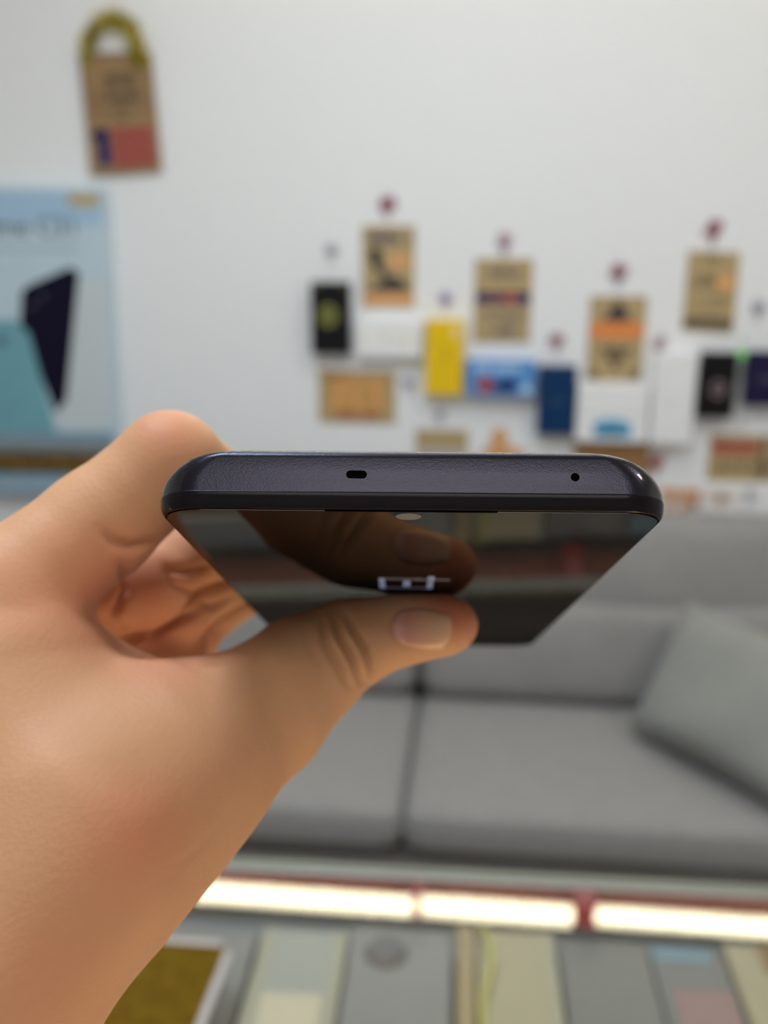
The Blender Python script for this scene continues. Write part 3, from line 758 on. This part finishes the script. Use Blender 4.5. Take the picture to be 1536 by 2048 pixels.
bpy.context.view_layer.update()
nm = bpy.data.meshes.new_from_object(frame.evaluated_get(bpy.context.evaluated_depsgraph_get()))
frame.modifiers.clear(); frame.data = nm
for c_ in cuts: bpy.data.objects.remove(c_)
def flat_poly(name, pts3, faces_, m, parent=phone): return child_local(name, pyd(pts3, faces_), m, parent)
M_pit = mat('black_pit', (.002, .002, .002), .9, spec=0)
def plug(name, pts, depth):
    m_ = len(pts); v = [(u, depth, w) for u, w in pts] + [(u, depth + .0001, w) for u, w in pts]
    return flat_poly(name, v, [tuple(range(m_)), tuple(range(2 * m_ - 1, m_ - 1, -1))] + [(k, (k + 1) % m_, (k + 1) % m_ + m_, k + m_) for k in range(m_)], M_pit)
cu_, cw_ = u0, w0
plug('sound_slot', [(cu_ + (u - cu_) * .985, cw_ + (w - cw_) * .985) for u, w in sl], .00030)
plug('microphone_hole', [(u1 + (u - u1) * .985, w1 + (w - w1) * .985) for u, w in ho], .00030)
# antenna line
# screen
def prism(name, pts, w0_, w1_, m, parent=phone, smooth=False):
    m_ = len(pts); v = [(u, vv, w0_) for u, vv in pts] + [(u, vv, w1_) for u, vv in pts]
    me = pyd(v, [tuple(range(m_)), tuple(range(2 * m_ - 1, m_ - 1, -1))] + [(k, k + m_, (k + 1) % m_ + m_, (k + 1) % m_) for k in range(m_)])
    bm = bmesh.new(); bm.from_mesh(me); bmesh.ops.recalc_face_normals(bm, faces=bm.faces[:]); bm.to_mesh(me); bm.free()
    return child_local(name, me, m, parent, smooth)
def screen_mat():
    m = bpy.data.materials.new('dark_screen_glass'); m.use_nodes = True; nt = m.node_tree; nt.nodes.clear()
    o = nt.nodes.new('ShaderNodeOutputMaterial'); d = nt.nodes.new('ShaderNodeBsdfDiffuse'); d.inputs[0].default_value = (.006, .005, .005, 1)
    g = nt.nodes.new('ShaderNodeBsdfGlossy'); g.inputs['Roughness'].default_value = 0.0; g.inputs['Color'].default_value = (.60, .56, .53, 1)
    f = nt.nodes.new('ShaderNodeFresnel'); f.inputs[0].default_value = 1.5
    x = nt.nodes.new('ShaderNodeMixShader')
    nt.links.new(f.outputs[0], x.inputs[0]); nt.links.new(d.outputs[0], x.inputs[1]); nt.links.new(g.outputs[0], x.inputs[2]); nt.links.new(x.outputs[0], o.inputs[0])
    return m
M_screen = screen_mat()
scr = prism('screen', outline(HW - .00105, .0011, LEN - .0011, .0062), 0.0, .0004, M_screen)
# bright polished gap line round the glass
prism('earpiece_slit', [(-.0125, .00085), (.0125, .00085), (.0125, .00135), (-.0125, .00135)], -.00004, .0003, M_pit)
# front camera
def pix_to_scr(px, py):
    d = Vector(((px - 768) / F, (1024 - py) / F, -1)); t = PO.dot(wv) / d.dot(wv); q = d * t - PO
    return q.dot(bv), q.dot(av)
cu, cv = pix_to_scr(817, 1033)
0 and print('FRONTCAM', cu, cv, 'logo', pix_to_scr(755, 1152), pix_to_scr(888, 1160), pix_to_scr(800, 1185), 'farL', pix_to_scr(1050, 1295))
prism('front_camera', [(cu + .0019 * math.cos(2 * math.pi * k / 28), cv + .0019 * math.sin(2 * math.pi * k / 28)) for k in range(28)], -.00003, .0002, mat('camera_lens', (.13, .13, .13), .3))
# lit logo (square outline, numeral one, plus) on the display
lu0, lv0 = pix_to_scr(757, 1156); lu1, _ = pix_to_scr(868, 1156)
M_logo = mat('lit_logo', (.1, .1, .1), .5, emis=(.55, .66, 1.0), estr=.15)
M_logo2 = mat('dim_lit_logo', (.1, .1, .1), .5, emis=(.5, .45, .75), estr=.05)
W = lu1 - lu0; T = .0012
def rq(u0_, v0_, u1_, v1_): return [(u0_, v0_), (u1_, v0_), (u1_, v1_), (u0_, v1_)]
def lg(name, r, m=M_logo): prism(name, r, -.00003, .00005, m)
lg('logo_stroke', rq(lu0, lv0, lu0 + T, lv0 + W))
lg('logo_stroke', rq(lu0 + T, lv0, lu0 + W * .78, lv0 + T), M_logo2)
lg('logo_stroke', rq(lu0 + T, lv0 + W - T, lu0 + W - T, lv0 + W), M_logo2)
lg('logo_stroke', rq(lu0 + W - T, lv0 + .0035, lu0 + W, lv0 + W))
lg('logo_numeral', rq(lu0 + W * .5 - T / 2, lv0 + W * .22, lu0 + W * .5 + T * .7, lv0 + W * .8))
lg('logo_plus', rq(lu0 + W - .0040, lv0 + .0005, lu0 + W + .0032, lv0 + .0018), M_logo2)
lg('logo_plus', rq(lu0 + W - T, lv0 - .0022, lu0 + W + .0001, lv0 + .0030))
# back cover and camera bump (hidden side)
prism('back_cover', outline(HW - .0080, .0028, LEN - .0028, .006), .00943, .0097, mat('matte_back_glass', (.06, .055, .07), .3))
prism('camera_bump', [(p + -.016, q_ + .024) for p, q_ in outline(.0125, -.0145, .0145, .005)], .0097, .0112, M_lip)
for du, dv_ in ((-.006, -.007), (.006, -.007), (0, .006)):
    prism('lens', [(-.016 + du + .0045 * math.cos(2 * math.pi * k / 20), .024 + dv_ + .0045 * math.sin(2 * math.pi * k / 20)) for k in range(20)], .0112, .0116, M_black)
prism('side_button', [(HW - .0004, .052), (HW + .0004, .052), (HW + .0004, .062), (HW - .0004, .062)], .0028, .0045, M_frame)

# ------------------------------------------------------------------ hand: one continuous skin from a signed distance field
import openvdb
KZ = 0.958
def PH(px, py, z):
    z = z * KZ * 1000; return np.array(((px - 768) * z / F, (1024 - py) * z / F, z), dtype=np.float32)
VOX = 0.7
LO = np.array((-125., -150., 92.)); HI = np.array((32., 34., 275.))
SH = tuple(int(v) for v in np.ceil((HI - LO) / VOX))
AX = [(LO[i] + VOX * np.arange(SH[i])).astype(np.float32) for i in range(3)]
WN = np.array((wv.x, wv.y, -wv.z), dtype=np.float32)            # phone normal in the field's axes
AN = np.array((av.x, av.y, -av.z), dtype=np.float32); BN = np.array((bv.x, bv.y, -bv.z), dtype=np.float32)
PN = np.array((PO.x, PO.y, -PO.z), dtype=np.float32) * 1000
def new(): return np.full(SH, 30.0, dtype=np.float32)
def seg(field, a, ra, b, rb, k, squash=1.0):
    m = max(ra, rb) + k + 6
    lo = np.minimum(a, b) - m; hi = np.maximum(a, b) + m
    i0 = [max(0, int((lo[i] - LO[i]) / VOX)) for i in range(3)]; i1 = [min(SH[i], int((hi[i] - LO[i]) / VOX) + 2) for i in range(3)]
    if any(i1[i] <= i0[i] for i in range(3)): return
    sl_ = tuple(slice(i0[i], i1[i]) for i in range(3))
    X, Y, Z = AX[0][sl_[0]][:, None, None], AX[1][sl_[1]][None, :, None], AX[2][sl_[2]][None, None, :]
    ab = b - a; L2 = float(ab @ ab) + 1e-9
    px, py, pz = X - a[0], Y - a[1], Z - a[2]
    t = np.clip((px * ab[0] + py * ab[1] + pz * ab[2]) / L2, 0, 1)
    dx, dy, dz = px - t * ab[0], py - t * ab[1], pz - t * ab[2]
    d2 = dx * dx + dy * dy + dz * dz
    if squash != 1.0:
        c = dx * WN[0] + dy * WN[1] + dz * WN[2]; d2 = d2 + c * c * (squash * squash - 1)
    d = np.sqrt(d2) - (ra + t * (rb - ra))
    f = field[sl_]
    h = np.maximum(k - np.abs(f - d), 0) / max(k, 1e-6)
    field[sl_] = np.minimum(f, d) - h * h * k * 0.25
def chain(pts, k, squash=1.0):
    f = new()
    for p, q in zip(pts[:-1], pts[1:]): seg(f, PH(*p[:3]), p[3], PH(*q[:3]), q[3], k, squash)
    return f
def smin(a, b, k):
    h = np.maximum(k - np.abs(a - b), 0) / k
    return np.minimum(a, b) - h * h * k * 0.25
index = chain([(5, 1205, .178, 12.0), (195, 1052, .187, 10.4), (340, 928, .190, 9.7), (452, 985, .215, 8.2), (600, 1068, .243, 7.4)], 2.5)
middle = chain([(150, 1190, .210, 10), (285, 1168, .222, 9.8), (362, 1102, .237, 8.8), (540, 1078, .248, 8)], 2)
ring = chain([(205, 1240, .229, 9.6), (340, 1218, .243, 9.2), (428, 1160, .255, 8.3), (560, 1112, .264, 7.6)], 2)
pinky = chain([(260, 1300, .244, 9.5), (365, 1270, .256, 9), (422, 1218, .266, 7.6), (540, 1150, .275, 7)], 2)
fingers = smin(smin(smin(index, middle, 1.6), ring, 1.2), pinky, 1.2)
del index, middle, ring, pinky
palm = new()
def ps(p, q, k=9): seg(palm, PH(*p[:3]), p[3], PH(*q[:3]), q[3], k)
W1 = (-92, 1940, .158, 22.5); C1 = (160, 1668, .167, 20.5); M1 = (520, 1424, .191, 12.2)
ps((-560, 2700, .140, 31), W1); ps(W1, C1); ps(C1, (335, 1532, .177, 17)); ps((335, 1532, .177, 17), M1)
ps((-160, 1850, .168, 22), (-80, 1480, .174, 21)); ps((-80, 1480, .174, 20), (5, 1205, .178, 12.0))
ps((110, 1560, .171, 18), (60, 1350, .176, 13.5))
ps((50, 1295, .188, 10), (205, 1385, .190, 8)); ps((205, 1385, .190, 8), (430, 1440, .191, 6.5), 6)
ps((30, 1310, .208, 15), (235, 1350, .232, 12)); ps((235, 1350, .232, 12), (345, 1322, .246, 8.5), 5)
thumb = chain([M1, (602, 1348, .201, 10.7), (690, 1292, .208, 9.7)], 5)
tip = new()
for p, q in zip([(680, 1295, .2075, 10.2), (745, 1272, .2090, 9.6), (800, 1259, .2100, 9.1), (872, 1250, .2110, 8.9)][:-1], [(745, 1272, .2090, 9.6), (800, 1259, .2100, 9.1), (872, 1250, .2110, 8.9)]):
    seg(tip, PH(*p[:3]), p[3], PH(*q[:3]), q[3], 3, 1.3)
thumb = smin(thumb, tip, 3.5); del tip
D = smin(fingers, palm, 2.6); D = smin(D, thumb, 5.0)
del fingers, palm, thumb
# the phone's volume is taken out so that skin presses flat against it
X, Y, Z = AX[0][:, None, None] - PN[0], AX[1][None, :, None] - PN[1], AX[2][None, None, :] - PN[2]
u_ = np.abs(X * BN[0] + Y * BN[1] + Z * BN[2]) - (HW * 1000 - 3)
v_ = np.abs(X * AN[0] + Y * AN[1] + Z * AN[2] - LEN * 500) - (LEN * 500 - 3)
w_ = np.abs(X * WN[0] + Y * WN[1] + Z * WN[2] - PTH * 500) - (PTH * 500 - 3)
box_d = np.sqrt(np.maximum(u_, 0) ** 2 + np.maximum(v_, 0) ** 2 + np.maximum(w_, 0) ** 2) + np.minimum(np.maximum(np.maximum(u_, v_), w_), 0) - 3.15
D = np.maximum(D, -box_d); del u_, v_, w_, box_d
D[0], D[-1] = 2, 2; D[:, 0], D[:, -1] = 2, 2; D[:, :, 0], D[:, :, -1] = 2, 2
grid = openvdb.FloatGrid(3.0); grid.copyFromArray(np.clip(D, -3, 3).astype(np.float32)); del D
pts, quads = grid.convertToQuads(0.0)
V = pts.astype(np.float64) * VOX + LO
quads = quads.astype(np.int64)
EA = np.concatenate([quads[:, [0, 1]], quads[:, [1, 2]], quads[:, [2, 3]], quads[:, [3, 0]]]); EA = np.concatenate([EA, EA[:, ::-1]])
deg = np.bincount(EA[:, 0], minlength=len(V))[:, None].astype(float)
def lap(vals):
    s_ = np.stack([np.bincount(EA[:, 0], weights=vals[EA[:, 1], j], minlength=len(V)) for j in range(vals.shape[1])], 1); return s_ / deg
for it in range(6):
    V += (lap(V) - V) * (0.5 if it % 2 == 0 else -0.42)
def normals():
    a, b_, c, d = (V[quads[:, i]] for i in range(4)); fn = np.cross(c - a, d - b_)
    n_ = np.zeros_like(V)
    for i in range(4):
        for j in range(3): n_[:, j] += np.bincount(quads[:, i], weights=fn[:, j], minlength=len(V))
    return n_ / (np.linalg.norm(n_, axis=1, keepdims=True) + 1e-12)
NR = normals()
cen = V.mean(0)
if np.mean(np.sum(NR * (V - cen), 1)) < 0: NR = -NR; FLIP = True
else: FLIP = False
pxy = np.stack([768 + V[:, 0] / V[:, 2] * F, 1024 - V[:, 1] / V[:, 2] * F], 1)
facing = np.clip(-np.sum(NR * V / np.linalg.norm(V, axis=1, keepdims=True), 1) * 3 + .3, 0, 1)
def dist_poly(poly):
    best = np.full(len(V), 1e9); tt = np.zeros(len(V)); nseg = len(poly) - 1
    for i in range(nseg):
        a, b_ = np.array(poly[i], float), np.array(poly[i + 1], float); ab = b_ - a
        t = np.clip(((pxy - a) @ ab) / (ab @ ab), 0, 1); d = np.linalg.norm(pxy - a - t[:, None] * ab, axis=1)
        m = d < best; best[m] = d[m]; tt[m] = (i + t[m]) / nseg
    return best, tt
disp = np.zeros(len(V))
def groove(poly, depth, width, zr=(0, 400), taper=True):
    global disp
    d, t = dist_poly(poly)
    m = (V[:, 2] > zr[0]) & (V[:, 2] < zr[1])
    disp -= depth * np.exp(-(d / width) ** 2) * facing * m * ((np.sin(np.pi * np.clip(t, .02, .98)) ** .5) if taper else 1)
def ridge(poly, h, width, zr=(0, 400)): groove(poly, -h, width, zr)
# knuckle folds on the thumb
groove([(640, 1228), (652, 1281), (676, 1325), (700, 1372)], 2.3, 7)
groove([(662, 1222), (678, 1274), (699, 1312), (722, 1362)], 2.8, 6.5)
groove([(686, 1224), (709, 1266), (728, 1296), (746, 1342)], 2.9, 6.5)
ridge([(651, 1225), (665, 1278), (688, 1320), (710, 1368)], .8, 7)
ridge([(674, 1223), (693, 1270), (713, 1304), (733, 1352)], .9, 7)
groove([(612, 1240), (620, 1290), (645, 1340)], .3, 10)
# nail bed recess
groove([(812, 1240), (868, 1262)], .35, 38)
groove([(790, 1222), (781, 1250), (800, 1285)], .45, 7)
# folds of web, fingers and wrist
groove([(165, 1190), (190, 1230), (255, 1270), (330, 1305), (400, 1330), (480, 1322)], .9, 11, (0, 205))
groove([(200, 1060), (225, 1085), (260, 1098), (310, 1085)], 1.5, 10)
groove([(338, 1137), (375, 1142), (425, 1130)], 1.7, 8)
groove([(300, 1272), (350, 1245), (402, 1218)], 2.0, 8)
groove([(240, 1130), (252, 1180), (232, 1222), (225, 1240)], 1.6, 9)
groove([(400, 1205), (430, 1212), (470, 1190)], 1.4, 8)
groove([(330, 1130), (345, 1170), (395, 1185)], 1.2, 9)
for q_ in ([(395, 1690), (350, 1750), (300, 1775)], [(430, 1660), (400, 1700), (330, 1740)], [(470, 1610), (445, 1650), (400, 1690)]): groove(q_, .22, 7)
ridge([(60, 1500), (250, 1620), (330, 1660)], .6, 60)
for _ in range(1): disp = disp * .5 + lap(disp[:, None])[:, 0] * .5
V = V + NR * disp[:, None]
# skin tone: rosy and sallow areas of the hand itself
bl = np.zeros(len(V))
def blush(px, py, r, a, z=None):
    global bl
    m = np.exp(-(((pxy[:, 0] - px) ** 2 + (pxy[:, 1] - py) ** 2) / r ** 2))
    bl += a * m
blush(925, 1215, 60, 1.5); blush(880, 1195, 40, .5); blush(330, 850, 70, .6); blush(230, 1180, 130, .9); blush(330, 1290, 90, .6)
blush(300, 1640, 110, .55); blush(230, 1720, 120, .4); blush(500, 1500, 90, .15); blush(380, 1130, 80, .5); blush(60, 1200, 120, .25); blush(680, 1290, 50, -.25); blush(420, 1290, 60, .5); blush(100, 1950, 160, .35)
# to camera space metres and into the world
Vc = np.stack([V[:, 0], V[:, 1], -V[:, 2]], 1) / 1000.0
nv = len(Vc)
hand_origin = cam_pt(160, 1668, .160)
Rn = np.array(R); Vw = Vc @ Rn.T + np.array(CAM_LOC) - np.array(hand_origin)
me = bpy.data.meshes.new('hand'); me.vertices.add(nv); me.vertices.foreach_set('co', Vw.astype(np.float32).ravel())
Q = quads
a, b_, c, d_ = (Vw[Q[:, i]] for i in range(4)); fn = np.cross(c - a, d_ - b_)
out = NR @ np.diag((1, 1, -1)) @ Rn.T
if np.mean(np.sum(fn * out[Q[:, 0]], 1)) < 0: Q = Q[:, ::-1]
nf = len(Q); me.loops.add(nf * 4); me.loops.foreach_set('vertex_index', Q.astype(np.int32).ravel())
me.polygons.add(nf); me.polygons.foreach_set('loop_start', np.arange(0, nf * 4, 4, dtype=np.int32)); me.update(calc_edges=True); me.validate()
at = me.attributes.new('blush', 'FLOAT', 'POINT'); at.data.foreach_set('value', np.clip(bl, 0, 1.3).astype(np.float32))
me.shade_smooth()
def skin_mat():
    m = bpy.data.materials.new('skin'); m.use_nodes = True; nt = m.node_tree; b = nt.nodes['Principled BSDF']; N_ = nt.nodes.new; K = nt.links.new
    tc = N_('ShaderNodeTexCoord'); n1 = N_('ShaderNodeTexNoise'); n1.inputs['Scale'].default_value = 55; n1.inputs['Detail'].default_value = 5; K(tc.outputs['Object'], n1.inputs['Vector'])
    at_ = N_('ShaderNodeAttribute'); at_.attribute_name = 'blush'
    m1 = N_('ShaderNodeMix'); m1.data_type = 'RGBA'; m1.inputs[6].default_value = (*SKIN_A, 1); m1.inputs[7].default_value = (*SKIN_B, 1)
    K(n1.outputs['Fac'], m1.inputs[0])
    m2 = N_('ShaderNodeMix'); m2.data_type = 'RGBA'; m2.inputs[7].default_value = (*SKIN_R, 1); K(m1.outputs[2], m2.inputs[6])
    ml = N_('ShaderNodeMath'); ml.operation = 'MULTIPLY'; ml.inputs[1].default_value = .62; K(at_.outputs['Fac'], ml.inputs[0]); K(ml.outputs[0], m2.inputs[0])
    K(m2.outputs[2], b.inputs['Base Color'])
    b.inputs['Roughness'].default_value = .58; b.inputs['Specular IOR Level'].default_value = .28
    b.inputs['Subsurface Weight'].default_value = .35; b.inputs['Subsurface Radius'].default_value = (1, .35, .18); b.inputs['Subsurface Scale'].default_value = .0035
    n2 = N_('ShaderNodeTexVoronoi'); n2.inputs['Scale'].default_value = 1100; K(tc.outputs['Object'], n2.inputs['Vector'])
    bp = N_('ShaderNodeBump'); bp.inputs['Strength'].default_value = .22; bp.inputs['Distance'].default_value = .0002
    K(n2.outputs['Distance'], bp.inputs['Height']); K(bp.outputs['Normal'], b.inputs['Normal'])
    return m
SKIN_A, SKIN_B, SKIN_R = (.46, .232, .118), (.53, .285, .150), (.52, .150, .085)
me.materials.append(skin_mat())
hand = bpy.data.objects.new('hand', me); COL.objects.link(hand); hand.location = hand_origin
tag(hand, 'bare hand and wrist gripping the phone with its thumb across the screen', 'hand')
bpy.context.view_layer.update()
# thumb nail: a thin curved plate lying on the thumb
bvh = BVHTree.FromPolygons([tuple(v) for v in Vw.tolist()], Q.tolist())
def hit(px, py):
    dr = ray(px, py); loc, nn, _, _ = bvh.ray_cast(CAM_LOC - hand_origin, dr); return loc, nn
NI, NJ = 18, 14
cx, cy = (843, 1257); ax_ = np.array((60, 8.0)); bx_ = np.array((-6, 39.0))
gp = {}
for i in range(NI + 1):
    for j in range(NJ + 1):
        s_, t_ = 2 * i / NI - 1, 2 * j / NJ - 1
        # square -> rounded plate (rounder at the cuticle end)
        k_ = .5 if s_ < 0 else .32
        S = s_ * math.sqrt(1 - k_ * t_ * t_ * .9); Tt = t_ * math.sqrt(1 - k_ * s_ * s_ * .9)
        loc, nn = hit(cx + ax_[0] * S + bx_[0] * Tt, cy + ax_[1] * S + bx_[1] * Tt)
        if loc is None: loc, nn = hit(cx + ax_[0] * S * .9, cy + ax_[1] * S * .9)
        gp[i, j] = [loc, nn, s_, t_]
bm = bmesh.new(); top, bot = {}, {}
for key, (loc, nn, s_, t_) in gp.items():
    if nn.dot(CAM_LOC - hand_origin - loc) < 0: nn = -nn
    edge = max(abs(s_), abs(t_)) ** 6
    top[key] = bm.verts.new(loc + nn * (.00055 - .00035 * edge)); bot[key] = bm.verts.new(loc - nn * .0004)
for i in range(NI):
    for j in range(NJ):
        bm.faces.new((top[i, j], top[i + 1, j], top[i + 1, j + 1], top[i, j + 1])); bm.faces.new((bot[i, j], bot[i, j + 1], bot[i + 1, j + 1], bot[i + 1, j]))
bd = [(i, 0) for i in range(NI)] + [(NI, j) for j in range(NJ)] + [(i, NJ) for i in range(NI, 0, -1)] + [(0, j) for j in range(NJ, 0, -1)]
for p, q in zip(bd, bd[1:] + bd[:1]): bm.faces.new((top[p], bot[p], bot[q], top[q]))
bmesh.ops.smooth_vert(bm, verts=list(top.values()), factor=.5, use_axis_x=True, use_axis_y=True, use_axis_z=True)
bmesh.ops.recalc_face_normals(bm, faces=bm.faces[:])
nme = bpy.data.meshes.new('thumb_nail'); bm.to_mesh(nme); bm.free(); nme.shade_smooth()
M_nail = mat('nail', (.50, .24, .17), .34, coat=.15)
nt = M_nail.node_tree; tcn = nt.nodes.new('ShaderNodeTexCoord'); sx = nt.nodes.new('ShaderNodeSeparateXYZ'); cr = nt.nodes.new('ShaderNodeValToRGB')
cr.color_ramp.elements[0].position = .05; cr.color_ramp.elements[0].color = (.55, .27, .22, 1)      # pale lunula, pink bed, cream free edge
cr.color_ramp.elements[1].position = .28; cr.color_ramp.elements[1].color = (.46, .19, .135, 1)
for p_, c_ in ((.5, (.52, .26, .16, 1)), (.85, (.54, .30, .17, 1))):
    el_ = cr.color_ramp.elements.new(p_); el_.color = c_
nt.links.new(tcn.outputs['Generated'], sx.inputs[0]); nt.links.new(sx.outputs['X'], cr.inputs[0]); nt.links.new(cr.outputs[0], nt.nodes['Principled BSDF'].inputs['Base Color'])
nme.materials.append(M_nail)
nail = bpy.data.objects.new('thumb_nail', nme); COL.objects.link(nail); nail.parent = hand
